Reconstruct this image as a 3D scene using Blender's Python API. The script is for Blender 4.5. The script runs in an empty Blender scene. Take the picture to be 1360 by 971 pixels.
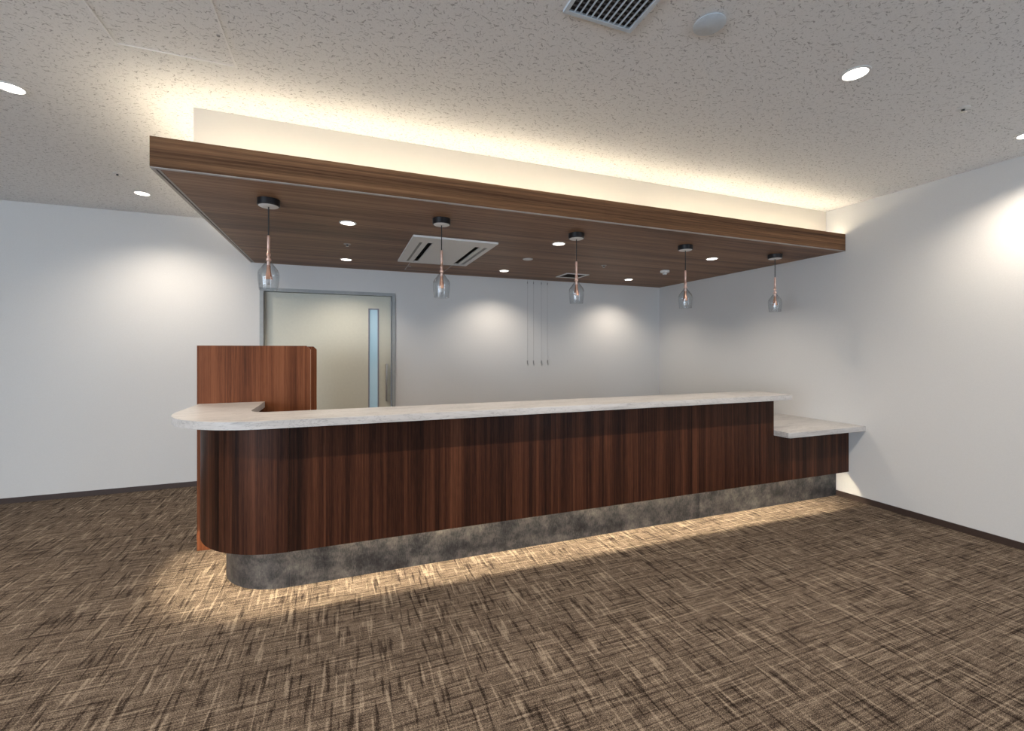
import bpy, bmesh, math, random
from mathutils import Vector, Matrix

random.seed(7)
PI = math.pi
SC = bpy.context.scene
COL = SC.collection

# ------------------------------------------------------------------ camera, world, exposure
cam_data = bpy.data.cameras.new('camera')
cam = bpy.data.objects.new('camera', cam_data)
COL.objects.link(cam)
cam.location = (0.0, 0.0, 1.37)
cam.rotation_euler = (PI / 2, 0.0, -math.radians(20.992))
cam_data.sensor_width = 36.0
cam_data.lens = 584.52 / 1360 * 36.0
cam_data.shift_x = 0.0
cam_data.shift_y = -21.28 / 1360
cam_data.clip_start = 0.05
SC.camera = cam

SC.view_settings.view_transform = 'Standard'
SC.view_settings.look = 'None'
SC.view_settings.gamma = 1.0
SC.view_settings.use_curve_mapping = False
SC.view_settings.exposure = 0.42

world = bpy.data.worlds.new('daylight')
SC.world = world
world.use_nodes = True
wb = world.node_tree.nodes['Background']
wb.inputs['Color'].default_value = (0.72, 0.85, 1.0, 1)
wb.inputs['Strength'].default_value = 9.5

SPOT_W = 25.0            # recessed downlights in the canopy
SPOT_CEIL_W = 58.0       # larger ones in the white ceiling
SPOT_ROW_W = 105.0       # the brightest row, in front of the counter
SPOT_COLOR = (1.0, 0.875, 0.73)
COVE_E = 29.0             # radiance of the LED bars in the canopy cove
COVE_COLOR = (1.0, 0.84, 0.60)
BASE_E = 150.0            # radiance of the LED strip under the counter
BASE_COLOR = (1.0, 0.86, 0.62)

cy = SC.cycles
cy.use_denoising = True
cy.max_bounces = 10
cy.diffuse_bounces = 6
cy.glossy_bounces = 4
cy.transmission_bounces = 10
cy.transparent_max_bounces = 12
cy.sample_clamp_indirect = 6.0

# ------------------------------------------------------------------ room measures (metres)
CEIL = 2.694
YB = 5.259               # back wall
XR = 4.336               # right wall
XL = -5.6                # left wall (outside the frame)
YF = -3.2                # window wall behind the camera
SOF = 2.278              # underside of the canopy
CAN_T = 2.436            # top of the canopy fascia
CAN_X = -0.9005
CAN_Y = 2.6937


# ------------------------------------------------------------------ materials
def new_mat(name):
    m = bpy.data.materials.new(name)
    m.use_nodes = True
    nt = m.node_tree
    return m, nt, nt.nodes['Principled BSDF']


def N(nt, kind, **kw):
    n = nt.nodes.new(kind)
    for k, v in kw.items():
        setattr(n, k, v)
    return n


def L(nt, a, b):
    nt.links.new(a, b)


def coords(nt, scale=(1, 1, 1), src='Object', rot=(0, 0, 0)):
    tc = N(nt, 'ShaderNodeTexCoord')
    mp = N(nt, 'ShaderNodeMapping')
    mp.inputs['Scale'].default_value = scale
    mp.inputs['Rotation'].default_value = rot
    L(nt, tc.outputs[src], mp.inputs['Vector'])
    return mp.outputs['Vector']


def noise(nt, vec, scale=1.0, detail=3.0, rough=0.55, dist=0.0):
    n = N(nt, 'ShaderNodeTexNoise')
    n.inputs['Scale'].default_value = scale
    n.inputs['Detail'].default_value = detail
    n.inputs['Roughness'].default_value = rough
    n.inputs['Distortion'].default_value = dist
    L(nt, vec, n.inputs['Vector'])
    return n.outputs['Fac']


def math_node(nt, op, a, b=None, clamp=False):
    n = N(nt, 'ShaderNodeMath', operation=op)
    n.use_clamp = clamp
    for i, v in enumerate((a, b)):
        if v is None:
            continue
        if isinstance(v, (int, float)):
            n.inputs[i].default_value = v
        else:
            L(nt, v, n.inputs[i])
    return n.outputs[0]


def ramp(nt, fac, stops):
    r = N(nt, 'ShaderNodeValToRGB')
    el = r.color_ramp.elements
    while len(el) < len(stops):
        el.new(0.5)
    for e, (p, c) in zip(el, stops):
        e.position = p
        e.color = (*c, 1)
    L(nt, fac, r.inputs['Fac'])
    return r.outputs['Color']


def bump(nt, bsdf, height, strength=0.2, dist=0.002):
    b = N(nt, 'ShaderNodeBump')
    b.inputs['Strength'].default_value = strength
    b.inputs['Distance'].default_value = dist
    L(nt, height, b.inputs['Height'])
    L(nt, b.outputs['Normal'], bsdf.inputs['Normal'])


def srgb(r, g, b):
    def f(c):
        c /= 255.0
        return c / 12.92 if c <= 0.04045 else ((c + 0.055) / 1.055) ** 2.4
    return (f(r), f(g), f(b))


def plain(name, col, rough=0.5, metal=0.0, var=0.06, scale=40.0, spec=0.5):
    """one colour with a faint procedural grain"""
    m, nt, b = new_mat(name)
    f = noise(nt, coords(nt), scale, 2)
    lo = tuple(c * (1 - var) for c in col)
    hi = tuple(min(1, c * (1 + var)) for c in col)
    L(nt, ramp(nt, f, [(0.3, lo), (0.7, hi)]), b.inputs['Base Color'])
    b.inputs['Roughness'].default_value = rough
    b.inputs['Metallic'].default_value = metal
    b.inputs['Specular IOR Level'].default_value = spec
    return m


def wood(name, stops, axis, src='Object', rough=0.42, spec=0.35, wide=7.0, fine=70.0):
    """straight grain; axis is the coordinate the grain runs along"""
    m, nt, b = new_mat(name)
    def sc(s, along):
        v = [s, s, s]
        v[axis] = along
        return tuple(v)
    n1 = noise(nt, coords(nt, sc(wide, 0.15), src), 1.0, 3, 0.6)
    n2 = noise(nt, coords(nt, sc(fine, 0.9), src), 1.0, 4, 0.65)
    n3 = noise(nt, coords(nt, sc(fine * 5, 12.0), src), 1.0, 2, 0.6)
    v = math_node(nt, 'ADD', math_node(nt, 'MULTIPLY', n1, 0.62), math_node(nt, 'MULTIPLY', n2, 0.48))
    v = math_node(nt, 'ADD', v, math_node(nt, 'MULTIPLY', math_node(nt, 'SUBTRACT', n3, 0.5), 0.22))
    L(nt, ramp(nt, v, stops), b.inputs['Base Color'])
    b.inputs['Roughness'].default_value = rough
    b.inputs['Specular IOR Level'].default_value = spec
    bump(nt, b, n2, 0.08, 0.001)
    return m


M = {}

# white wall vinyl
m, nt, b = new_mat('wall_vinyl')
f = noise(nt, coords(nt), 260, 3)
L(nt, ramp(nt, f, [(0.3, (0.645, 0.637, 0.624)), (0.7, (0.685, 0.677, 0.664))]), b.inputs['Base Color'])
b.inputs['Roughness'].default_value = 0.7
b.inputs['Specular IOR Level'].default_value = 0.2
bump(nt, b, f, 0.08, 0.001)
M['wall'] = m

# fissured ceiling board: short worm-like pits
m, nt, b = new_mat('fissured_board')
tc = N(nt, 'ShaderNodeTexCoord')
wig = N(nt, 'ShaderNodeTexNoise')
wig.inputs['Scale'].default_value = 38
wig.inputs['Detail'].default_value = 2
L(nt, tc.outputs['Object'], wig.inputs['Vector'])
wsub = N(nt, 'ShaderNodeVectorMath', operation='SUBTRACT')
L(nt, wig.outputs['Color'], wsub.inputs[0])
wsub.inputs[1].default_value = (0.5, 0.5, 0.5)
wscl = N(nt, 'ShaderNodeVectorMath', operation='SCALE')
wscl.inputs['Scale'].default_value = 0.034
L(nt, wsub.outputs[0], wscl.inputs[0])
wadd = N(nt, 'ShaderNodeVectorMath', operation='ADD')
L(nt, tc.outputs['Object'], wadd.inputs[0])
L(nt, wscl.outputs[0], wadd.inputs[1])
pits = None
for off, vs, ln, wd, spread, amp in ((0.0, 25.0, 0.0115, 0.0016, 1.5, 1.0), (3.7, 30.0, 0.0085, 0.0016, 2.6, 0.85), (8.1, 52.0, 0.0036, 0.0013, 6.0, 0.55)):
    sh = N(nt, 'ShaderNodeVectorMath', operation='ADD')
    L(nt, wadd.outputs[0], sh.inputs[0])
    sh.inputs[1].default_value = (off, off * 1.7, 0)
    flat = N(nt, 'ShaderNodeVectorMath', operation='MULTIPLY')
    L(nt, sh.outputs[0], flat.inputs[0])
    flat.inputs[1].default_value = (1, 1, 0)
    vo = N(nt, 'ShaderNodeTexVoronoi', voronoi_dimensions='2D')
    vo.inputs['Scale'].default_value = vs
    L(nt, flat.outputs[0], vo.inputs['Vector'])
    loc = N(nt, 'ShaderNodeVectorMath', operation='SUBTRACT')
    L(nt, flat.outputs[0], loc.inputs[0])
    L(nt, vo.outputs['Position'], loc.inputs[1])
    sepc = N(nt, 'ShaderNodeSeparateColor')
    L(nt, vo.outputs['Color'], sepc.inputs[0])
    ang = math_node(nt, 'MULTIPLY', math_node(nt, 'SUBTRACT', sepc.outputs[0], 0.5), spread)
    vr = N(nt, 'ShaderNodeVectorRotate', rotation_type='Z_AXIS')
    L(nt, loc.outputs[0], vr.inputs['Vector'])
    L(nt, ang, vr.inputs['Angle'])
    sp = N(nt, 'ShaderNodeSeparateXYZ')
    L(nt, vr.outputs[0], sp.inputs[0])
    half = math_node(nt, 'MULTIPLY', math_node(nt, 'ADD', sepc.outputs[1], 0.15), ln)
    dx = math_node(nt, 'SUBTRACT', math_node(nt, 'ABSOLUTE', sp.outputs[0]), half)
    dx = math_node(nt, 'MAXIMUM', dx, 0.0)
    dy = math_node(nt, 'ABSOLUTE', sp.outputs[1])
    dd = math_node(nt, 'SQRT', math_node(nt, 'ADD', math_node(nt, 'MULTIPLY', dx, dx), math_node(nt, 'MULTIPLY', dy, dy)))
    mr = N(nt, 'ShaderNodeMapRange')
    mr.inputs['From Min'].default_value = wd * 0.55
    mr.inputs['From Max'].default_value = wd * 1.5
    mr.inputs['To Min'].default_value = amp
    mr.inputs['To Max'].default_value = 0.0
    L(nt, dd, mr.inputs['Value'])
    keep = math_node(nt, 'GREATER_THAN', sepc.outputs[2], 0.22)
    pit = math_node(nt, 'MULTIPLY', mr.outputs[0], keep)
    pits = pit if pits is None else math_node(nt, 'MAXIMUM', pits, pit)
spk = noise(nt, coords(nt), 210, 3, 0.7)
spk2 = ramp(nt, spk, [(0.34, (0.78, 0.77, 0.76)), (0.50, (0.86, 0.85, 0.835)), (0.7, (0.88, 0.87, 0.855))])
mx = N(nt, 'ShaderNodeMix', data_type='RGBA')
L(nt, pits, mx.inputs['Factor'])
L(nt, spk2, mx.inputs['A'])
mx.inputs['B'].default_value = (0.47, 0.455, 0.445, 1)
L(nt, mx.outputs['Result'], b.inputs['Base Color'])
b.inputs['Roughness'].default_value = 0.9
b.inputs['Specular IOR Level'].default_value = 0.1
inv = math_node(nt, 'SUBTRACT', 1.0, pits)
bump(nt, b, inv, 0.4, 0.003)
M['ceiling'] = m

# woven loop-pile carpet: short light and dark dashes along y over fine ribs along x
m, nt, b = new_mat('woven_carpet')
def smooth(fac, lo, hi):
    q = N(nt, 'ShaderNodeMapRange', interpolation_type='SMOOTHSTEP')
    q.inputs['From Min'].default_value = lo
    q.inputs['From Max'].default_value = hi
    L(nt, fac, q.inputs['Value'])
    return q.outputs[0]


def shifted(scale, off):
    tc_ = N(nt, 'ShaderNodeTexCoord')
    mp_ = N(nt, 'ShaderNodeMapping')
    mp_.inputs['Scale'].default_value = scale
    mp_.inputs['Location'].default_value = off
    L(nt, tc_.outputs['Object'], mp_.inputs['Vector'])
    return mp_.outputs['Vector']


y_light = smooth(noise(nt, shifted((56, 4.2, 1), (0, 0, 0)), 1.0, 1, 0.5), 0.56, 0.69)
y_dark = smooth(noise(nt, shifted((56, 5.0, 1), (31.7, 9.1, 0)), 1.0, 1, 0.5), 0.55, 0.70)
x_dark = smooth(noise(nt, shifted((3.0, 84, 1), (5.3, 17.9, 0)), 1.0, 1, 0.5), 0.52, 0.68)
x_rib = noise(nt, shifted((5.0, 120, 1), (2.2, 3.3, 0)), 1.0, 2, 0.6)
fin = noise(nt, shifted((200, 300, 1), (0, 0, 0)), 1.0, 3, 0.8)
blot = noise(nt, shifted((22, 30, 1), (4, 8, 0)), 1.0, 2, 0.6)
x_light = smooth(noise(nt, shifted((2.4, 88, 1), (11.3, 4.9, 0)), 1.0, 1, 0.5), 0.55, 0.68)
v = math_node(nt, 'ADD', math_node(nt, 'MULTIPLY', y_light, 0.16), math_node(nt, 'MULTIPLY', x_light, 0.10))
v = math_node(nt, 'SUBTRACT', v, math_node(nt, 'MULTIPLY', y_dark, 0.17))
v = math_node(nt, 'SUBTRACT', v, math_node(nt, 'MULTIPLY', x_dark, 0.11))
for q, w in ((x_rib, 0.50), (fin, 1.6), (blot, 0.30)):
    v = math_node(nt, 'ADD', v, math_node(nt, 'MULTIPLY', math_node(nt, 'SUBTRACT', q, 0.5), w))
v = math_node(nt, 'ADD', v, 0.525)
L(nt, ramp(nt, v, [(0.24, srgb(28, 22, 18)), (0.40, srgb(62, 52, 45)), (0.52, srgb(89, 78, 68)), (0.64, srgb(119, 106, 93)), (0.78, srgb(150, 137, 121))]), b.inputs['Base Color'])
b.inputs['Roughness'].default_value = 0.95
b.inputs['Specular IOR Level'].default_value = 0.05
bump(nt, b, v, 0.5, 0.005)
M['carpet'] = m

M['counter_wood'] = wood('dark_walnut', [(0.38, srgb(22, 12, 7)), (0.50, srgb(46, 25, 16)), (0.60, srgb(70, 40, 26)), (0.72, srgb(92, 56, 38))], 1, 'UV', 0.42, 0.14, 9.0, 75.0)
M['canopy_wood'] = wood('canopy_walnut', [(0.36, srgb(78, 54, 38)), (0.48, srgb(112, 82, 60)), (0.60, srgb(142, 108, 82)), (0.74, srgb(170, 135, 106))], 0, 'Object', 0.5, 0.25, 5.0, 45.0)
M['fascia_wood'] = wood('fascia_walnut', [(0.36, srgb(50, 33, 21)), (0.48, srgb(90, 63, 43)), (0.60, srgb(118, 86, 60)), (0.74, srgb(146, 110, 80))], 0, 'Object', 0.55, 0.15, 16.0, 110.0)
M['screen_wood'] = wood('screen_walnut', [(0.36, srgb(66, 34, 18)), (0.50, srgb(98, 55, 32)), (0.60, srgb(117, 69, 43)), (0.74, srgb(134, 83, 54))], 2, 'Object', 0.5, 0.15, 10.0, 80.0)

# pale veined worktop
m, nt, b = new_mat('pale_marble')
v1 = noise(nt, coords(nt, (2.2, 16, 16)), 1.0, 5, 0.6, 0.6)
v2 = noise(nt, coords(nt, (6, 55, 55)), 1.0, 4, 0.6)
v3 = noise(nt, coords(nt, (5.0, 12, 20)), 1.0, 4, 0.6, 1.6)
vv = math_node(nt, 'ADD', math_node(nt, 'MULTIPLY', v1, 0.6), math_node(nt, 'MULTIPLY', v2, 0.4))
c1 = ramp(nt, vv, [(0.36, (0.36, 0.35, 0.345)), (0.5, (0.465, 0.447, 0.437)), (0.66, (0.52, 0.503, 0.492))])
c2 = ramp(nt, math_node(nt, 'ABSOLUTE', math_node(nt, 'SUBTRACT', v3, 0.5)), [(0.0, (0.62, 0.62, 0.63)), (0.022, (1, 1, 1))])
mm = N(nt, 'ShaderNodeMix', data_type='RGBA', blend_type='MULTIPLY')
mm.inputs['Factor'].default_value = 0.7
L(nt, c1, mm.inputs['A'])
L(nt, c2, mm.inputs['B'])
L(nt, mm.outputs['Result'], b.inputs['Base Color'])
b.inputs['Roughness'].default_value = 0.35
b.inputs['Specular IOR Level'].default_value = 0.4
M['marble'] = m

# mottled slate-like plinth board
m, nt, b = new_mat('mottled_slate')
p1 = noise(nt, coords(nt, (7, 7, 9), 'UV'), 1.0, 6, 0.72)
p2 = noise(nt, coords(nt, (150, 40, 1), 'UV'), 1.0, 3, 0.7)
p3 = noise(nt, coords(nt, (1.7, 3, 1), 'UV'), 1.0, 2, 0.6)
pv = math_node(nt, 'ADD', math_node(nt, 'MULTIPLY', p1, 0.75), math_node(nt, 'MULTIPLY', p2, 0.28))
pv = math_node(nt, 'ADD', pv, math_node(nt, 'MULTIPLY', math_node(nt, 'SUBTRACT', p3, 0.5), 0.3))
L(nt, ramp(nt, pv, [(0.38, srgb(26, 26, 29)), (0.48, srgb(58, 57, 58)), (0.60, srgb(96, 92, 88)), (0.74, srgb(136, 130, 122))]), b.inputs['Base Color'])
b.inputs['Roughness'].default_value = 0.45
b.inputs['Specular IOR Level'].default_value = 0.4
M['slate'] = m

M['white_paint'] = plain('white_paint', (0.60, 0.56, 0.50), 0.7, 0, 0.006)
M['white_plastic'] = plain('white_plastic', (0.74, 0.735, 0.72), 0.4, 0, 0.01)
M['rim_white'] = plain('rim_white', (0.9, 0.89, 0.87), 0.4, 0, 0.01)
M['grille_dark'] = plain('grille_dark_bars', (0.10, 0.105, 0.115), 0.6)
M['grey_metal'] = plain('grey_coated_metal', srgb(150, 150, 148), 0.45, 0.0)
M['frame_grey'] = plain('door_frame_grey', srgb(158, 162, 163), 0.45)
M['door_cream'] = plain('door_cream', srgb(206, 205, 191), 0.5, 0, 0.02)
M['slit_frame'] = plain('slit_frame_grey', srgb(140, 139, 150), 0.4)
M['alu'] = plain('aluminium', (0.40, 0.365, 0.34), 0.5, 0.3)
M['steel'] = plain('brushed_steel', (0.66, 0.64, 0.60), 0.28, 1.0)
M['black'] = plain('black_metal', (0.012, 0.012, 0.014), 0.35)
M['black_cord'] = plain('black_cord', (0.02, 0.02, 0.02), 0.6)
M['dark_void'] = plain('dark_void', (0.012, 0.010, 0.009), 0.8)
M['baseboard'] = plain('dark_baseboard', srgb(62, 48, 42), 0.45)
M['copper'] = plain('copper', (0.93, 0.56, 0.42), 0.26, 1.0, 0.05)
M['pink_copper'] = plain('brushed_copper', (0.90, 0.62, 0.52), 0.34, 1.0, 0.05)
M['vent_dark'] = plain('vent_dark_louvre', srgb(46, 33, 27), 0.6)
M['wire'] = plain('wire_steel', (0.30, 0.29, 0.28), 0.4, 0.5)
M['edge_band'] = plain('pale_edge_band', srgb(190, 150, 118), 0.5)
M['grille'] = plain('grille_blue_white', srgb(205, 214, 222), 0.4)
M['glass_frame'] = plain('window_frame_grey', srgb(120, 122, 125), 0.4)

# thin blown glass: see-through with a fresnel sheen
m, nt, b = new_mat('clear_glass')
nt.nodes.remove(b)
f = noise(nt, coords(nt), 9, 1)
tr = N(nt, 'ShaderNodeBsdfTransparent')
tr.inputs['Color'].default_value = (0.93, 0.94, 0.945, 1)
gl = N(nt, 'ShaderNodeBsdfGlossy')
L(nt, math_node(nt, 'MULTIPLY', f, 0.04), gl.inputs['Roughness'])
lw = N(nt, 'ShaderNodeLayerWeight')
lw.inputs['Blend'].default_value = 0.5
edge = math_node(nt, 'POWER', lw.outputs['Facing'], 3.0)
edge = math_node(nt, 'ADD', math_node(nt, 'MULTIPLY', edge, 0.55), 0.04)
mxs = N(nt, 'ShaderNodeMixShader')
L(nt, edge, mxs.inputs[0])
L(nt, tr.outputs[0], mxs.inputs[1])
L(nt, gl.outputs[0], mxs.inputs[2])
L(nt, mxs.outputs[0], nt.nodes['Material Output'].inputs['Surface'])
M['glass'] = m

m, nt, b = new_mat('crystal_bulb')
f = noise(nt, coords(nt), 60, 1)
b.inputs['Base Color'].default_value = (1, 1, 1, 1)
L(nt, math_node(nt, 'MULTIPLY', f, 0.3), b.inputs['Roughness'])
b.inputs['Transmission Weight'].default_value = 0.6
b.inputs['IOR'].default_value = 1.5
M['bulb'] = m

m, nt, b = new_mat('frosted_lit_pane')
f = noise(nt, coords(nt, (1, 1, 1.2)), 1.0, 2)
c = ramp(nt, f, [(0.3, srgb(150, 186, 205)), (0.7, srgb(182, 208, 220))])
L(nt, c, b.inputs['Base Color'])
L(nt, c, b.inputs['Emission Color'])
b.inputs['Emission Strength'].default_value = 0.16  # faint glow stands in for backlight from the next room
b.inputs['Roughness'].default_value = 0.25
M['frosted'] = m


def emitter(name, col, e):
    m, nt, b = new_mat(name)
    b.inputs['Base Color'].default_value = (0.8, 0.8, 0.8, 1)
    b.inputs['Emission Color'].default_value = (*col, 1)
    b.inputs['Emission Strength'].default_value = e
    return m


M['led_cove'] = emitter('cove_led', COVE_COLOR, COVE_E)
M['led_base'] = emitter('counter_led', BASE_COLOR, BASE_E)
M['lamp_lens'] = emitter('lamp_lens', (1.0, 0.93, 0.84), 6.0)


# ------------------------------------------------------------------ mesh helpers
def tag(o, label=None, cat=None, group=None, kind=None):
    for k, v in (('label', label), ('category', cat), ('group', group), ('kind', kind)):
        if v:
            o[k] = v
    return o


def thing(name, loc, label, cat, group=None):
    o = bpy.data.objects.new(name, None)
    COL.objects.link(o)
    o.location = loc
    o.empty_display_size = 0.1
    return tag(o, label, cat, group)


def link(name, bm, mat, parent=None, origin=None, smooth=35):
    """bm is in world coordinates; origin is the world position of the thing it belongs to"""
    if origin is not None:
        bmesh.ops.translate(bm, vec=-Vector(origin), verts=bm.verts)
    bmesh.ops.recalc_face_normals(bm, faces=bm.faces)
    me = bpy.data.meshes.new(name)
    bm.to_mesh(me)
    bm.free()
    for mm_ in (mat if isinstance(mat, (list, tuple)) else [mat]):
        me.materials.append(mm_)
    if smooth:
        for p in me.polygons:
            p.use_smooth = True
        me.set_sharp_from_angle(angle=math.radians(smooth))
    o = bpy.data.objects.new(name, me)
    COL.objects.link(o)
    if parent is not None:
        o.parent = parent
    elif origin is not None:
        o.location = origin
    return o


def box(bm, x0, x1, y0, y1, z0, z1, bev=0.0):
    vs = [bm.verts.new(p) for p in ((x0, y0, z0), (x1, y0, z0), (x1, y1, z0), (x0, y1, z0),
                                    (x0, y0, z1), (x1, y0, z1), (x1, y1, z1), (x0, y1, z1))]
    fs = [bm.faces.new([vs[i] for i in q]) for q in ((3, 2, 1, 0), (4, 5, 6, 7), (0, 1, 5, 4), (1, 2, 6, 5), (2, 3, 7, 6), (3, 0, 4, 7))]
    if bev:
        es = {e for f_ in fs for e in f_.edges}
        bmesh.ops.bevel(bm, geom=list(es), offset=bev, segments=2, affect='EDGES', profile=0.6)
    return bm


def bx(*a, **k):
    return box(bmesh.new(), *a, **k)


def prism(bm, pts, z0, z1, bev=0.0):
    n = len(pts)
    lo = [bm.verts.new((x, y, z0)) for x, y in pts]
    hi = [bm.verts.new((x, y, z1)) for x, y in pts]
    top = bm.faces.new(hi)
    bot = bm.faces.new(lo[::-1])
    for i in range(n):
        j = (i + 1) % n
        bm.faces.new((lo[i], lo[j], hi[j], hi[i]))
    if bev:
        es = list(top.edges) + list(bot.edges)
        bmesh.ops.bevel(bm, geom=es, offset=bev, segments=2, affect='EDGES', profile=0.6)
    return bm


def prism_y(bm, pts, y0, y1):
    """polygon in x,z extruded along y"""
    n = len(pts)
    a = [bm.verts.new((x, y0, z)) for x, z in pts]
    c = [bm.verts.new((x, y1, z)) for x, z in pts]
    bm.faces.new(a)
    bm.faces.new(c[::-1])
    for i in range(n):
        j = (i + 1) % n
        bm.faces.new((a[i], c[i], c[j], a[j]))
    return bm


def prism_x(bm, pts, x0, x1):
    n = len(pts)
    a = [bm.verts.new((x0, y, z)) for y, z in pts]
    c = [bm.verts.new((x1, y, z)) for y, z in pts]
    bm.faces.new(a)
    bm.faces.new(c[::-1])
    for i in range(n):
        j = (i + 1) % n
        bm.faces.new((a[i], c[i], c[j], a[j]))
    return bm


def ribbon(path, thick, z0, z1, u0=0.0, side=1.0):
    """upright board following a path (outer face), with uv = (arc length, height)"""
    bm = bmesh.new()
    uvl = bm.loops.layers.uv.new('UVMap')
    P = [Vector((x, y)) for x, y in path]
    nrm = []
    for i in range(len(P)):
        a = P[max(i - 1, 0)]
        c = P[min(i + 1, len(P) - 1)]
        t = (c - a).normalized()
        nrm.append(Vector((-t.y, t.x)) * side)
    s = [u0]
    for i in range(1, len(P)):
        s.append(s[-1] + (P[i] - P[i - 1]).length)
    ring = []
    for p, n_ in zip(P, nrm):
        q = p + n_ * thick
        ring.append([bm.verts.new((p.x, p.y, z0)), bm.verts.new((p.x, p.y, z1)),
                     bm.verts.new((q.x, q.y, z1)), bm.verts.new((q.x, q.y, z0))])
    def face(vs, uvs):
        f_ = bm.faces.new(vs)
        for lp in f_.loops:
            lp[uvl].uv = uvs[vs.index(lp.vert)]
    for i in range(len(P) - 1):
        a, c = ring[i], ring[i + 1]
        for k in range(4):
            k2 = (k + 1) % 4
            za = a[k].co.z
            zb = a[k2].co.z
            face([a[k], c[k], c[k2], a[k2]], [(s[i], za), (s[i + 1], za), (s[i + 1], zb), (s[i], zb)])
    for i, r_ in ((0, ring[0]), (-1, ring[-1])):
        face(list(r_), [(s[i], z0), (s[i], z1), (s[i] + thick, z1), (s[i] + thick, z0)])
    return bm


def lathe(prof, cx, cy_, seg=24, bm=None, closed=False):
    """prof: list of (r, z). r = 0 ends become poles"""
    bm = bm or bmesh.new()
    rings = []
    for r, z in prof:
        if r < 1e-6:
            rings.append([bm.verts.new((cx, cy_, z))])
        else:
            rings.append([bm.verts.new((cx + r * math.cos(2 * PI * i / seg), cy_ + r * math.sin(2 * PI * i / seg), z)) for i in range(seg)])
    pairs = list(zip(rings[:-1], rings[1:]))
    if closed:
        pairs.append((rings[-1], rings[0]))
    for a, c in pairs:
        for i in range(seg):
            j = (i + 1) % seg
            if len(a) == 1 and len(c) == 1:
                continue
            if len(a) == 1:
                bm.faces.new((a[0], c[i], c[j]))
            elif len(c) == 1:
                bm.faces.new((a[i], c[0], a[j]))
            else:
                bm.faces.new((a[i], c[i], c[j], a[j]))
    return bm


def tube(p0, p1, r, seg=8, bm=None):
    bm = bm or bmesh.new()
    p0, p1 = Vector(p0), Vector(p1)
    d = (p1 - p0).normalized()
    a = d.orthogonal().normalized()
    c = d.cross(a)
    r0 = [bm.verts.new(p0 + (a * math.cos(2 * PI * i / seg) + c * math.sin(2 * PI * i / seg)) * r) for i in range(seg)]
    r1 = [bm.verts.new(p1 + (a * math.cos(2 * PI * i / seg) + c * math.sin(2 * PI * i / seg)) * r) for i in range(seg)]
    for i in range(seg):
        j = (i + 1) % seg
        bm.faces.new((r0[i], r0[j], r1[j], r1[i]))
    bm.faces.new(r0[::-1])
    bm.faces.new(r1)
    return bm


def structure(name, bm, mat, label=None, parent=None):
    o = link(name, bm, mat, parent, smooth=0)
    if parent is None:
        o['kind'] = 'structure'
        if label:
            o['label'] = label
    return o


# ------------------------------------------------------------------ room shell
structure('floor', bx(XL - 0.2, XR + 0.2, YF - 0.2, YB + 0.3, -0.1, 0.0), M['carpet'], 'brown woven carpet floor with a crosshatched weave')

# ceiling with an opening for the inspection hatch
HX0, HX1, HY0, HY1 = -0.918, -0.468, 1.939, 2.389
bm = bmesh.new()
box(bm, XL - 0.2, HX0 - 0.0036, YF - 0.2, YB + 0.3, CEIL, CEIL + 0.1)
box(bm, HX1 + 0.0036, XR + 0.2, YF - 0.2, YB + 0.3, CEIL, CEIL + 0.1)
box(bm, HX0 - 0.0036, HX1 + 0.0036, YF - 0.2, HY0 - 0.0036, CEIL, CEIL + 0.1)
box(bm, HX0 - 0.0036, HX1 + 0.0036, HY1 + 0.0036, YB + 0.3, CEIL, CEIL + 0.1)
structure('ceiling', bm, M['ceiling'], 'pale fissured board ceiling')

# back wall with the door opening
DX0, DX1, DZ = -0.782, 0.532, 1.986
FR = 0.035
bm = bmesh.new()
box(bm, XL - 0.2, DX0 - FR, YB, YB + 0.15, 0, CEIL)
box(bm, DX1 + FR, XR + 0.2, YB, YB + 0.15, 0, CEIL)
box(bm, DX0 - FR, DX1 + FR, YB, YB + 0.15, DZ + FR, CEIL)
structure('wall_back', bm, M['wall'], 'white vinyl wall behind the counter')
structure('wall_right', bx(XR, XR + 0.15, YF - 0.2, YB, 0, CEIL), M['wall'], 'white vinyl wall at the right end of the counter')

# unseen windows added to the front and left walls to let daylight in
WZ0, WZ1 = 0.35, 2.45
FWIN = [(-5.0, -3.0), (3.2, 4.1)]
LWIN = [(-2.9, -0.3)]


def window_wall(name, spans, wins, make, label):
    bm = bmesh.new()
    xs = [spans[0]] + [v for w_ in wins for v in w_] + [spans[1]]
    for i in range(0, len(xs), 2):
        make(bm, xs[i], xs[i + 1], 0, CEIL, 0, 0.15)
    for a, c in wins:
        make(bm, a, c, 0, WZ0, 0, 0.15)
        make(bm, a, c, WZ1, CEIL, 0, 0.15)
    structure(name, bm, M['wall'], label)


def on_front(bm, a, c, z0, z1, d0, d1):
    box(bm, a, c, YF - d1, YF - d0, z0, z1)


def on_left(bm, a, c, z0, z1, d0, d1):
    box(bm, XL - d1, XL - d0, a, c, z0, z1)


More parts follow.
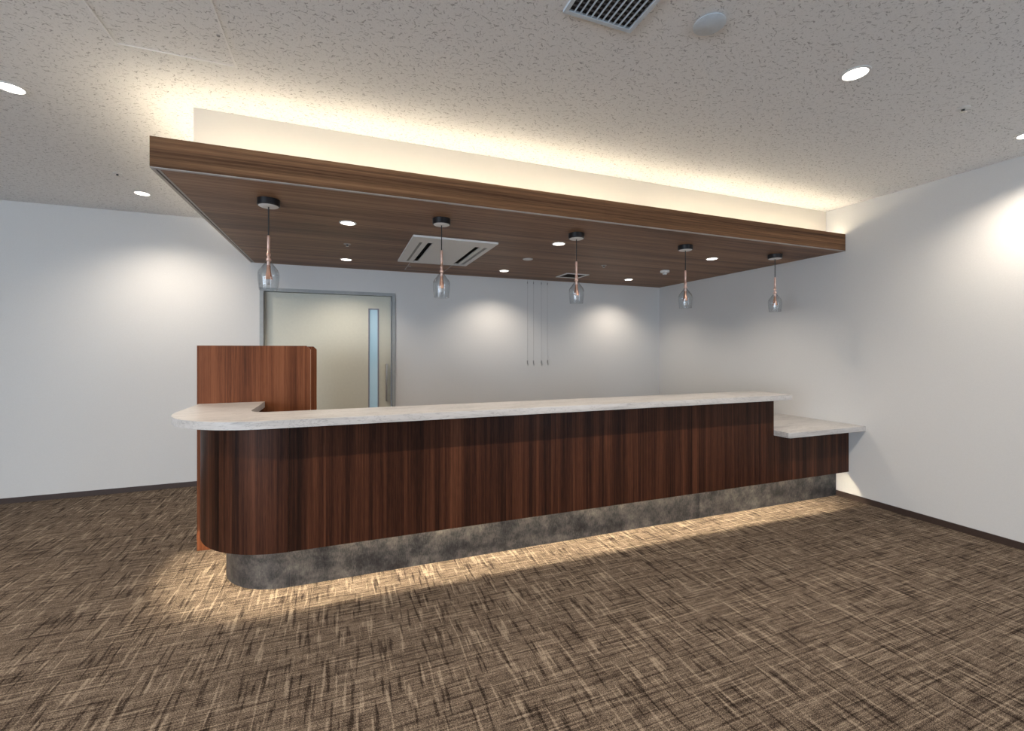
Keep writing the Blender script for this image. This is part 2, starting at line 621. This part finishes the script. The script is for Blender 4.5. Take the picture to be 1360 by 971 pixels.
window_wall('wall_front', (XL, XR), FWIN, on_front, 'white window wall behind the camera')
window_wall('wall_left', (YF - 0.2, YB), LWIN, on_left, 'white window wall on the far left')
k = 0
for wins, make, rz in ((FWIN, on_front, 0.0), (LWIN, on_left, -PI / 2)):
    for a, c in wins:
        k += 1
        bm = bmesh.new()
        for q in ((a, a + 0.05, WZ0, WZ1), (c - 0.05, c, WZ0, WZ1), (a + 0.05, c - 0.05, WZ0, WZ0 + 0.05), (a + 0.05, c - 0.05, WZ1 - 0.05, WZ1),
                  ((a + c) / 2 - 0.025, (a + c) / 2 + 0.025, WZ0 + 0.05, WZ1 - 0.05)):
            make(bm, *q, 0.04, 0.10)
        structure('window_%d' % k, bm, M['glass_frame'], 'grey framed window added out of view for daylight')
        ld = bpy.data.lights.new('window_portal', 'AREA')
        ld.shape = 'RECTANGLE'
        ld.size = c - a
        ld.size_y = WZ1 - WZ0
        ld.cycles.is_portal = True
        lo = bpy.data.objects.new('window_portal', ld)
        COL.objects.link(lo)
        lo.location = ((a + c) / 2, YF - 0.16, (WZ0 + WZ1) / 2) if make is on_front else (XL - 0.16, (a + c) / 2, (WZ0 + WZ1) / 2)
        lo.rotation_euler = (PI / 2, 0, rz)

# baseboards
BH = 0.0497
structure('baseboard_back', bx(DX1 + FR, XR - 0.008, YB - 0.008, YB, 0, BH), M['baseboard'], 'dark brown baseboard behind the counter')
structure('baseboard_left', bx(XL + 0.008, DX0 - FR, YB - 0.008, YB, 0, BH), M['baseboard'], 'dark brown baseboard left of the counter')
structure('baseboard_right', bx(XR - 0.008, XR, YF, YB - 0.008, 0, BH), M['baseboard'], 'dark brown baseboard along the right wall')

# sliding door in the back wall
door = bpy.data.objects.new('door_1', None)
COL.objects.link(door)
door.location = ((DX0 + DX1) / 2, YB, 0)
tag(door, 'cream sliding door with a narrow frosted glass slit', None, None, 'structure')
dorg = door.location.copy()
bm = bmesh.new()
box(bm, DX0 - FR, DX0, YB - 0.012, YB + 0.13, 0, DZ + FR)
box(bm, DX1, DX1 + FR, YB - 0.012, YB + 0.13, 0, DZ + FR)
box(bm, DX0, DX1, YB - 0.012, YB + 0.13, DZ, DZ + FR)
link('door_frame', bm, M['frame_grey'], door, dorg, 0)
LY0, LY1 = YB + 0.052, YB + 0.092
SX0, SX1, SZ0, SZ1 = 0.270, 0.386, 0.22, 1.842
LX0, LX1 = DX0 + 0.001, 0.520
bm = bmesh.new()
box(bm, LX0, SX0, LY0, LY1, 0.008, DZ - 0.002)
box(bm, SX1, LX1, LY0, LY1, 0.008, DZ - 0.002)
box(bm, SX0, SX1, LY0, LY1, SZ1, DZ - 0.002)
box(bm, SX0, SX1, LY0, LY1, 0.008, SZ0)
leaf = link('door_leaf', bm, M['door_cream'], door, dorg, 0)
bm = bmesh.new()
w = 0.013
box(bm, SX0, SX0 + w, LY0 - 0.006, LY1, SZ0, SZ1)
box(bm, SX1 - w, SX1, LY0 - 0.006, LY1, SZ0, SZ1)
box(bm, SX0 + w, SX1 - w, LY0 - 0.006, LY1, SZ1 - w, SZ1)
box(bm, SX0 + w, SX1 - w, LY0 - 0.006, LY1, SZ0, SZ0 + w)
link('glass_bead', bm, M['slit_frame'], leaf, dorg, 0)
link('glass_pane', bx(SX0 + w, SX1 - w, LY0 + 0.012, LY0 + 0.020, SZ0 + w, SZ1 - w), M['frosted'], leaf, dorg, 0)
bm = bmesh.new()
hx = 0.468
tube((hx, LY0 - 0.045, 0.775), (hx, LY0 - 0.045, 1.205), 0.012, 14, bm)
tube((hx, LY0 - 0.045, 1.190), (hx, LY0, 1.190), 0.009, 10, bm)
tube((hx, LY0 - 0.045, 0.790), (hx, LY0, 0.790), 0.009, 10, bm)
link('door_handle', bm, M['steel'], door, dorg)
link('door_back', bx(DX0, DX1, YB + 0.131, YB + 0.14, 0, DZ), M['slit_frame'], door, dorg, 0)

# ------------------------------------------------------------------ reception counter
SL = 0.012                 # the counter stands a hair out of square with the back wall


def yl(x, yr):
    return yr + (XR - x) * SL


def corner_path(x0, yr, r, ystart, xend, seg=20):
    """from the back of the left end, round the corner, along the front to the right"""
    yf = yl(x0 + r, yr)
    pts = [(x0, ystart)]
    for i in range(seg + 1):
        t = PI + (PI / 2) * i / seg
        pts.append((x0 + r + r * math.cos(t), yf + r + r * math.sin(t)))
    pts.append((xend, yl(xend, yr)))
    return pts


PY = 3.556                 # face of the screen behind the left end
WF, TF, PF = 2.664, 2.524, 2.772          # front faces of wood, worktop and plinth at the right wall
WB, WT = 0.248, 0.957                      # wood from / to
XE = 3.392                                 # end of the high part
XC = -0.27                                 # where the curved end meets the flat front
corg = (1.75, 3.0, 0.0)
counter = thing('reception_counter', corg, 'long dark walnut reception counter with a rounded left end and glowing base', 'counter')

wood_path = corner_path(-0.812, WF, 0.53, PY - 0.004, XE)
curve = wood_path[:-1]
u1 = 0.0
for a, c in zip(curve[:-1], curve[1:]):
    u1 += math.hypot(c[0] - a[0], c[1] - a[1])
link('curved_panel', ribbon(curve, 0.025, WB, WT, 0.0), M['counter_wood'], counter, corg)
xa = curve[-1][0]
link('front_panel', ribbon([(xa + 0.0008, yl(xa, WF)), (XE, yl(XE, WF))], 0.025, WB, WT, u1), M['counter_wood'], counter, corg, 0)
link('low_front_panel', ribbon([(XE + 0.0008, yl(XE, WF)), (XR - 0.004, yl(XR, WF))], 0.025, WB, 0.644, u1 + XE - xa), M['counter_wood'], counter, corg, 0)
# end of the high part and the staff side
link('end_panel', ribbon([(XE, yl(XE, WF) + 0.0255), (XE, yl(XE, WF) + 0.235)], 0.02, 0.648, WT, 9.0), M['counter_wood'], counter, corg, 0)
inner = [(-0.585, PY - 0.004), (-0.585, yl(-0.5, WF) + 0.32), (-0.50, yl(-0.5, WF) + 0.235), (XE - 0.021, yl(XE, WF) + 0.235)]
link('staff_panel', ribbon(inner, 0.018, 0.33, WT, 12.0, -1), M['counter_wood'], counter, corg, 0)
# soffit board above the recess, hidden LED strip, plinth
sof_path = corner_path(-0.786, WF + 0.0255, 0.505, PY - 0.006, XR - 0.004)
bm = bmesh.new()
prism(bm, sof_path + [(XR - 0.004, 3.02), (-0.52, 3.12), (-0.52, PY - 0.006)], 0.340, 0.358)
link('underside_board', bm, M['counter_wood'], counter, corg, 0)
plinth_path = corner_path(-0.675, PF, 0.39, PY - 0.03, 2.699)
pc = plinth_path[:-1]
link('plinth_curve', ribbon(pc, 0.02, 0.0, 0.339, 0.0), M['slate'], counter, corg)
xp = pc[-1][0]
pu = sum(math.hypot(c_[0] - a_[0], c_[1] - a_[1]) for a_, c_ in zip(pc[:-1], pc[1:]))
link('plinth_board', ribbon([(xp + 0.0008, yl(xp, PF)), (2.6975, yl(2.6975, PF))], 0.02, 0.0, 0.339, pu), M['slate'], counter, corg, 0)
link('plinth_board', ribbon([(2.7005, yl(2.7005, PF)), (XR - 0.010, yl(XR, PF))], 0.02, 0.0, 0.339, pu + 2.7 - xp + 0.6), M['slate'], counter, corg, 0)
led = corner_path(-0.675 - 0.012, PF - 0.012, 0.402, PY - 0.01, XR - 0.30)
bm = ribbon(led, -0.014, 0.330, 0.339)
link('light_strip', bm, M['led_base'], counter, corg)

# high worktop: rounded outside corner, wing to the screen, rounded inside corner
TZ0, TZ1 = 0.958, 1.0
XT = 3.425
out = corner_path(-0.918, TF, 0.55, PY - 0.002, XT, 28)
inn = [(XT, yl(XT, TF) + 0.355)]
ri = 0.11
xi, yi = -0.52, yl(-0.5, TF) + 0.37
for k in range(9):
    t = -PI / 2 - (PI / 2) * k / 8
    inn.append((xi + ri + ri * math.cos(t), yi + ri + ri * math.sin(t)))
inn.append((xi, PY - 0.002))
torg = (1.2, 2.75, TZ0)
o = link('countertop', prism(bmesh.new(), out + inn, TZ0, TZ1, 0.002), M['marble'], None, torg)
tag(o, 'high pale veined countertop running along the reception counter with a rounded left wing', 'countertop')

# low worktop at the right end
LZ0, LZ1 = 0.645, 0.688
lorg = (3.86, 2.9, LZ0)
lp = [(XE + 0.002, yl(XE, WF) - 0.002), (XE + 0.002, yl(XE, TF) + 0.012), (XE + 0.014, yl(XE, TF)), (XR - 0.002, yl(XR, TF)),
      (XR - 0.002, 3.32), (XE - 0.0, 3.32), (XE - 0.0, yl(XE, WF) + 0.24), (XE + 0.002, yl(XE, WF) + 0.24)]
o = link('countertop', prism(bmesh.new(), lp, LZ0, LZ1, 0.0015), M['marble'], None, lorg)
tag(o, 'short low pale veined countertop stepping down at the right wall', 'countertop')

# ------------------------------------------------------------------ screen behind the left end
SH = 1.397
for y0, lab in ((PY, 'brown wooden screen with a clipped corner standing against the left wing of the counter'),
                (4.370, 'second brown wooden screen showing as a narrow strip behind the first one')):
    sorg = (-0.576, y0 + 0.014, 0.0)
    scr = thing('partition_screen', sorg, lab, 'screen')
    bm = prism_y(bmesh.new(), [(-0.927, 0.0), (-0.226, 0.0), (-0.226, SH - 0.026), (-0.252, SH), (-0.927, SH)], y0, y0 + 0.028)
    link('board', bm, M['screen_wood'], scr, sorg, 0)
    link('edge_band', bx(-0.2255, -0.2245, y0, y0 + 0.028, 0.0, SH - 0.027), M['edge_band'], scr, sorg, 0)

# ------------------------------------------------------------------ canopy hung from the ceiling
korg = (1.72, 4.0, SOF)
can = thing('ceiling_canopy', korg, 'large dark wood ceiling canopy with a glowing cove above the counter', 'canopy')
XJ = 1.741
xe = XR - 0.002
# front fascia in two boards, left fascia
link('fascia_board', bx(CAN_X, XJ - 0.0005, CAN_Y, CAN_Y + 0.018, SOF + 0.006, CAN_T), M['fascia_wood'], can, korg, 0)
link('fascia_board', bx(XJ + 0.0005, xe, CAN_Y, CAN_Y + 0.018, SOF + 0.006, CAN_T), M['fascia_wood'], can, korg, 0)
link('fascia_board', bx(CAN_X, CAN_X + 0.018, CAN_Y + 0.0185, YB - 0.002, SOF + 0.006, CAN_T), M['fascia_wood'], can, korg, 0)
# rims seen from below: bright line along the front, double rim on the left
link('front_rim', bx(CAN_X, xe, CAN_Y, CAN_Y + 0.020, SOF + 0.0005, SOF + 0.0055), M['alu'], can, korg, 0)
bm = bmesh.new()
box(bm, CAN_X, CAN_X + 0.018, CAN_Y + 0.0205, YB - 0.002, SOF - 0.001, SOF + 0.0055)
box(bm, CAN_X + 0.026, CAN_X + 0.038, CAN_Y + 0.0205, YB - 0.002, SOF - 0.001, SOF + 0.0055)
link('side_rim', bm, M['alu'], can, korg, 0)
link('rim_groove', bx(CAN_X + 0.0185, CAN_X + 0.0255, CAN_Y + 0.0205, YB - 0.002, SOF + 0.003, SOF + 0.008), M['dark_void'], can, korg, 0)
# soffit, with openings for the recessed units
HOLES = [(0.529, 1.216, 3.535, 4.570), (2.487, 2.770, 4.650, 4.920)]


def holed(x0, x1, y0, y1, holes, z0, z1):
    bm = bmesh.new()
    xs = sorted({x0, x1} | {h[0] for h in holes} | {h[1] for h in holes})
    for a, c in zip(xs[:-1], xs[1:]):
        inside = sorted([h for h in holes if h[0] <= a + 1e-6 and h[1] >= c - 1e-6], key=lambda h: h[2])
        y = y0
        for h in inside:
            box(bm, a, c, y, h[2], z0, z1)
            y = h[3]
        box(bm, a, c, y, y1, z0, z1)
    return bm


soff = holed(CAN_X + 0.0385, xe, CAN_Y + 0.0205, YB - 0.002, HOLES, SOF, SOF + 0.012)
link('soffit', soff, M['canopy_wood'], can, korg, 0)
link('trough_floor', bx(CAN_X + 0.0185, xe, CAN_Y + 0.0185, YB - 0.002, CAN_T - 0.046, CAN_T - 0.040), M['white_paint'], can, korg, 0)
# white upstand between canopy and ceiling
CX, CYY = -0.763, 2.868
bm = bmesh.new()
box(bm, CX, xe, CYY, CYY + 0.02, CAN_T - 0.039, CEIL - 0.001)
box(bm, CX, CX + 0.02, CYY + 0.0205, YB - 0.002, CAN_T - 0.039, CEIL - 0.001)
link('cove_upstand', bm, M['white_paint'], can, korg, 0)
# LED bars in the trough; the joint between the two front bars leaves a short gap
zl = CAN_T - 0.0285
for q in ((CX + 0.02, 2.16, 2.737, 2.757), (2.23, XR - 0.03, 2.737, 2.757), (-0.862, -0.842, 2.737, YB - 0.05)):
    bar = link('light_bar', bx(q[0], q[1], q[2], q[3], zl, zl + 0.018), M['white_plastic'], can, korg, 0)
    link('diffuser', bx(q[0] + 0.001, q[1] - 0.001, q[2] + 0.001, q[3] - 0.001, zl + 0.0182, zl + 0.0192), M['led_cove'], bar, korg, 0)


# ------------------------------------------------------------------ recessed downlights
def make_downlight(x, y, z, label, group, r=0.047, watts=SPOT_W, cone=132, blend=0.8):
    t = thing('downlight', (x, y, z), label, 'light', group)
    bm = lathe([(r, z - 0.0005), (r + 0.012, z - 0.0005), (r + 0.011, z - 0.004), (r + 0.001, z - 0.005)], x, y, 32, closed=True)
    link('trim_ring', bm, M['white_plastic'], t, (x, y, z))
    bm = lathe([(0.0, z - 0.0040), (r * 0.7, z - 0.0038), (r - 0.0005, z - 0.0025), (r - 0.0005, z - 0.0006), (0.0, z - 0.0006)], x, y, 32)
    link('lens', bm, M['lamp_lens'], t, (x, y, z))
    ld = bpy.data.lights.new('downlight_beam', 'SPOT')
    ld.energy = watts
    ld.color = SPOT_COLOR
    ld.spot_size = math.radians(cone)
    ld.spot_blend = blend
    ld.shadow_soft_size = 0.018
    lo = bpy.data.objects.new('downlight_beam', ld)
    COL.objects.link(lo)
    lo.parent = t
    lo.location = (0, 0, -0.030)
    return t


GC = 'downlights in the wooden canopy'
for x, y, lab in (
        (0.032, 3.366, 'round lit downlight in the canopy, nearer of the two beside the leftmost pendant lamp'),
        (0.029, 4.740, 'round lit downlight in the canopy above the cream door'),
        (1.726, 3.380, 'round lit downlight in the canopy just left of the middle pendant lamp'),
        (1.731, 4.765, 'round lit downlight in the canopy near the wall right of the air conditioner'),
        (3.440, 3.390, 'round lit downlight in the canopy between the two rightmost pendant lamps'),
        (3.455, 4.785, 'round lit downlight in the canopy near the back right corner')):
    make_downlight(x, y, SOF, lab, GC)
GW = 'downlights in the white ceiling'
for x, y, lab in (
        (-1.569, 2.985, 'bright downlight in the white ceiling cut by the left edge of the photo'),
        (-1.590, 4.605, 'lit downlight in the white ceiling near the back wall left of the canopy'),
        (2.292, 1.380, 'large bright downlight in the white ceiling in front of the canopy'),
        (3.945, 1.390, 'downlight in the white ceiling cut by the right edge of the photo')):
    make_downlight(x, y, CEIL, lab, GW, 0.050, SPOT_ROW_W if y < 1.5 and x < 3 else SPOT_CEIL_W, 142, 1.0)
for x, y, lab in (  # unseen fixtures added to light the room, positions guessed
        (0.63, 1.38, 'added downlight in the white ceiling just outside the top of the frame above the counter'),
        (-1.57, 1.38, 'added downlight in the white ceiling outside the frame at the upper left'),
        (-3.6, 1.38, 'added downlight in the white ceiling far outside the frame at the left')):
    make_downlight(x, y, CEIL, lab, GW, 0.050, SPOT_ROW_W if y < 1.5 and x < 3 else SPOT_CEIL_W, 142, 1.0)


# ------------------------------------------------------------------ pendant lamps
def make_pendant(x, y, label):
    z = SOF
    o = (x, y, z)
    t = thing('pendant_lamp', o, label, 'pendant lamp', 'glass pendant lamps in a row above the counter')
    r = 0.062
    bm = lathe([(0, z - 0.0005), (r, z - 0.0005), (r, z - 0.036), (r - 0.003, z - 0.039), (r - 0.006, z - 0.0395), (0, z - 0.0395)], x, y, 36)
    cup = link('ceiling_cup', bm, M['black'], t, o)
    bm = lathe([(0, z - 0.040), (r - 0.007, z - 0.040), (r - 0.012, z - 0.043), (0, z - 0.044)], x, y, 36)
    link('cup_plate', bm, M['white_plastic'], cup, o)
    link('cord', tube((x, y, z - 0.0445), (x, y, 2.062), 0.0036, 8), M['black_cord'], t, o)
    # copper stem with collar and thumbscrew
    bm = lathe([(0.0, 2.0615), (0.007, 2.0605), (0.0090, 2.050), (0.0085, 1.985), (0.0082, 1.955), (0.0115, 1.950), (0.0115, 1.938),
                (0.0082, 1.934), (0.0086, 1.924), (0.014, 1.919), (0.0145, 1.908), (0.010, 1.902), (0.010, 1.8805), (0.0, 1.8805)], x, y, 20)
    st = link('stem', bm, M['pink_copper'], t, o)
    a = random.uniform(0, 6.28)
    c, s = math.cos(a), math.sin(a)
    link('thumbscrew', tube((x + 0.0085 * c, y + 0.0085 * s, 1.956), (x + 0.021 * c, y + 0.021 * s, 1.956), 0.0055, 10), M['pink_copper'], st, o)
    bm = lathe([(0.0, 1.880), (0.0102, 1.880), (0.0110, 1.860), (0.014, 1.838), (0.0185, 1.812), (0.0225, 1.795), (0.0205, 1.794), (0.013, 1.812), (0.0, 1.815)], x, y, 24)
    link('socket_cone', bm, M['copper'], t, o)
    bm = lathe([(0.0, 1.8145), (0.0115, 1.811), (0.0155, 1.795), (0.0165, 1.782), (0.0125, 1.769), (0.006, 1.763), (0.0, 1.762)], x, y, 20)
    link('bulb', bm, M['bulb'], t, o)
    # clear glass bell, open below
    outp = [(0.0125, 1.9065), (0.017, 1.899), (0.027, 1.885), (0.040, 1.868), (0.0515, 1.852), (0.0575, 1.838), (0.0590, 1.822), (0.0580, 1.795), (0.0550, 1.765), (0.0515, 1.731)]
    inp = [(max(r_ - 0.0020, 0.0108), z_ - (0.0015 if i < 5 else 0.0)) for i, (r_, z_) in enumerate(outp)]
    prof = outp + [(0.0505, 1.7300)] + inp[::-1]
    bm = lathe(prof, x, y, 48, closed=True)
    link('glass_shade', bm, M['glass'], t, o, 50)
    return t


make_pendant(-0.422, 3.02, 'clear glass pendant lamp with copper stem, leftmost of the five, by the door frame')
make_pendant(0.640, 3.037, 'clear glass pendant lamp with copper stem hanging before the air conditioner')
make_pendant(1.709, 3.043, 'clear glass pendant lamp with copper stem, middle of the row')
make_pendant(2.794, 3.050, 'clear glass pendant lamp with copper stem, second from the right')
make_pendant(3.858, 3.030, 'clear glass pendant lamp with copper stem, nearest the right wall')

# ------------------------------------------------------------------ ceiling cassette air conditioner
ax0, ax1, ay0, ay1 = 0.517, 1.228, 3.523, 4.582
aorg = ((ax0 + ax1) / 2, (ay0 + ay1) / 2, SOF)
ac = thing('air_conditioner', aorg, 'white rectangular cassette air conditioner set into the wooden canopy', 'air conditioner')
slots = [(0.595, 0.618, 3.690, 4.525), (0.662, 0.708, 3.690, 4.525), (1.073, 1.126, 3.690, 4.525), (1.155, 1.190, 3.695, 4.515)]
zp = SOF - 0.0005
link('panel', holed(ax0, ax1, ay0, ay1, slots, zp - 0.016, zp), M['white_plastic'], ac, aorg, 0)
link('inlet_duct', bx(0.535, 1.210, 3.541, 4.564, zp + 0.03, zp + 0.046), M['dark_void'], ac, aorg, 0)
for a in (0, 3):
    s_ = slots[a]
    tilt = -0.010 if a == 0 else 0.004
    bm = prism_y(bmesh.new(), [(s_[0] + 0.010, zp - 0.003), (s_[1] - 0.001, zp - 0.012 + tilt * 0.2), (s_[1] - 0.001, zp - 0.010 + tilt * 0.2), (s_[0] + 0.010, zp - 0.001)], s_[2] + 0.02, s_[3] - 0.03)
    link('louvre', bm, M['grey_metal'], ac, aorg, 0)


# ------------------------------------------------------------------ inspection hatches
def frame_bm(x0, x1, y0, y1, w, z0, z1):
    bm = bmesh.new()
    box(bm, x0, x1, y0, y0 + w, z0, z1)
    box(bm, x0, x1, y1 - w, y1, z0, z1)
    box(bm, x0, x0 + w, y0 + w, y1 - w, z0, z1)
    box(bm, x1 - w, x1, y0 + w, y1 - w, z0, z1)
    return bm


horg = (0.875, 4.885, SOF)
h = thing('inspection_hatch', horg, 'square wood inspection hatch with a thin pale rim in the canopy behind the air conditioner', 'hatch')
link('rim', frame_bm(0.650, 1.100, 4.665, 5.100, 0.007, SOF - 0.0025, SOF - 0.0003), M['alu'], h, horg, 0)
link('lid', bx(0.6575, 1.0925, 4.6725, 5.0925, SOF - 0.0018, SOF - 0.0003), M['canopy_wood'], h, horg, 0)
link('latch', bx(0.659, 0.690, 4.855, 4.880, SOF - 0.005, SOF - 0.002), M['alu'], h, horg, 0)

horg = ((HX0 + HX1) / 2, (HY0 + HY1) / 2, CEIL)
h = thing('inspection_hatch', horg, 'square fissured inspection hatch in the white ceiling at the upper left', 'hatch')
link('rim', frame_bm(HX0 - 0.0035, HX1 + 0.0035, HY0 - 0.0035, HY1 + 0.0035, 0.0070, CEIL - 0.0025, CEIL + 0.02), M['rim_white'], h, horg, 0)
link('lid', bx(HX0 + 0.0038, HX1 - 0.0038, HY0 + 0.0038, HY1 - 0.0038, CEIL + 0.0004, CEIL + 0.015), M['ceiling'], h, horg, 0)
bm = lathe([(0, CEIL - 0.002), (0.006, CEIL - 0.002), (0.007, CEIL + 0.0003), (0, CEIL + 0.0003)], -0.492, 2.178, 16)
link('latch', bm, M['grey_metal'], h, horg)

# ------------------------------------------------------------------ vents and round ceiling units
vorg = (2.628, 4.785, SOF)
v = thing('air_vent', vorg, 'small square dark vent with pale rim in the canopy behind the middle pendant lamp', 'vent')
link('rim', frame_bm(2.475, 2.782, 4.638, 4.932, 0.026, SOF - 0.007, SOF - 0.0005), M['white_plastic'], v, vorg, 0)
bm = bmesh.new()
for k in range(9):
    y0 = 4.672 + k * 0.0265
    prism_x(bm, [(y0, SOF - 0.004), (y0 + 0.003, SOF - 0.005), (y0 + 0.021, SOF + 0.010), (y0 + 0.018, SOF + 0.011)], 2.502, 2.756)
tag(link('louvres', bm, M['vent_dark'], v, vorg, 0), kind='stuff')
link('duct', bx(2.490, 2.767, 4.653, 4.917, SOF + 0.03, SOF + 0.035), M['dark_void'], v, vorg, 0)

gx0, gx1, gy0, gy1 = 0.800, 1.112, 1.218, 1.530
gorg = ((gx0 + gx1) / 2, (gy0 + gy1) / 2, CEIL)
g = thing('air_grille', gorg, 'pale square return air grille with parallel blades in the white ceiling', 'grille')
link('rim', frame_bm(gx0, gx1, gy0, gy1, 0.016, CEIL - 0.012, CEIL - 0.0005), M['grille'], g, gorg, 0)
link('backing', bx(gx0 + 0.017, gx1 - 0.017, gy0 + 0.017, gy1 - 0.017, CEIL - 0.0015, CEIL - 0.0005), M['dark_void'], g, gorg, 0)
for k in range(10):
    x = gx0 + 0.016 + 0.0255 * (k + 1)
    bm = prism_y(bmesh.new(), [(x - 0.0015, CEIL - 0.0115), (x + 0.0015, CEIL - 0.0115), (x + 0.0015, CEIL - 0.0035), (x - 0.0015, CEIL - 0.0035)], gy0 + 0.0165, gy1 - 0.0165)
    link('blade', bm, M['grille'], g, gorg, 0)
bm = bmesh.new()
for k in range(11):
    y = gy0 + 0.016 + 0.0233 * (k + 1)
    box(bm, gx0 + 0.0165, gx1 - 0.0165, y - 0.0045, y + 0.0045, CEIL - 0.0032, CEIL - 0.0016)
tag(link('rear_bars', bm, M['grille_dark'], g, gorg, 0), kind='stuff')


def disc_unit(name, x, y, z, prof, mat, label, cat):
    o = link(name, lathe([(r_, z - d) for r_, d in prof], x, y, 40), mat, None, (x, y, z))
    return tag(o, label, cat)


disc_unit('blank_cover', 1.385, 1.378, CEIL, [(0, 0.0005), (0.050, 0.0005), (0.052, 0.005), (0.062, 0.006), (0.063, 0.009), (0.060, 0.011), (0, 0.012)], M['grille'],
          'round pale cover disc in the white ceiling beside the air grille', 'cover disc')
disc_unit('ceiling_speaker', 1.730, 4.065, SOF, [(0, 0.0005), (0.050, 0.0005), (0.050, 0.004), (0.046, 0.007), (0, 0.008)], M['white_plastic'],
          'flat round white disc in the canopy right of the air conditioner', 'speaker')
so = (3.459, 4.102, SOF)
sd = thing('smoke_detector', so, 'small stepped white smoke detector in the canopy by the right wall', 'smoke detector')
link('base', lathe([(0, SOF - 0.0005), (0.050, SOF - 0.0005), (0.052, SOF - 0.008), (0.050, SOF - 0.022), (0.030, SOF - 0.027), (0, SOF - 0.0275)], so[0], so[1], 32), M['white_plastic'], sd, so)
link('sensor_head', lathe([(0, SOF - 0.028), (0.026, SOF - 0.028), (0.024, SOF - 0.042), (0.019, SOF - 0.046), (0, SOF - 0.046)], so[0], so[1], 24), M['white_plastic'], sd, so)


def sprinkler(x, y, z, label, ring_mat):
    o = (x, y, z)
    t = thing('sprinkler', o, label, 'sprinkler', 'small sprinkler heads')
    link('rosette', lathe([(0.009, z - 0.0004), (0.030, z - 0.0004), (0.030, z - 0.003), (0.010, z - 0.006)], x, y, 24, closed=True), ring_mat, t, o)
    link('nozzle', lathe([(0, z - 0.0065), (0.008, z - 0.0065), (0.006, z - 0.018), (0, z - 0.019)], x, y, 14), M['black'], t, o)
    link('deflector', lathe([(0, z - 0.0195), (0.013, z - 0.0195), (0.013, z - 0.021), (0, z - 0.0215)], x, y, 16), M['steel'], t, o)


sprinkler(0.033, 4.042, SOF, 'small pale sprinkler head in the canopy between the two left downlights', M['alu'])
sprinkler(2.628, 4.081, SOF, 'small pale sprinkler head in the canopy between the middle and fourth pendant lamps', M['alu'])
sprinkler(3.178, 1.369, CEIL, 'tiny dark sprinkler head in the white ceiling near the right wall', M['white_plastic'])
sprinkler(-1.585, 4.154, CEIL, 'tiny dark sprinkler head in the white ceiling left of the canopy', M['white_plastic'])

# ------------------------------------------------------------------ picture wires on the back wall
for x, zb_, lab in (
        (2.227, 1.206, 'thin steel picture wire with hook on the back wall, leftmost of four'),
        (2.312, 1.205, 'thin steel picture wire with hook on the back wall, second from the left'),
        (2.425, 1.204, 'thin steel picture wire with hook on the back wall, third from the left'),
        (2.513, 1.208, 'thin steel picture wire with hook on the back wall, rightmost of four')):
    y = YB - 0.014
    o = (x, y, SOF)
    t = thing('picture_wire', o, lab, 'picture wire', 'four picture wires on the back wall')
    link('wire', tube((x, y, zb_), (x, y, SOF - 0.0005), 0.0009, 6), M['wire'], t, o)
    link('top_grip', tube((x, y, SOF - 0.055), (x, y, SOF - 0.030), 0.005, 10), M['wire'], t, o)
    bm = tube((x, y, zb_ - 0.02), (x, y, zb_ + 0.022), 0.0065, 10)
    pts = [(x, y - 0.002, zb_ - 0.018), (x, y - 0.004, zb_ - 0.036), (x, y - 0.013, zb_ - 0.042), (x, y - 0.020, zb_ - 0.034), (x, y - 0.020, zb_ - 0.018)]
    for a, c in zip(pts[:-1], pts[1:]):
        tube(a, c, 0.0025, 6, bm)
    link('hook', bm, M['wire'], t, o)
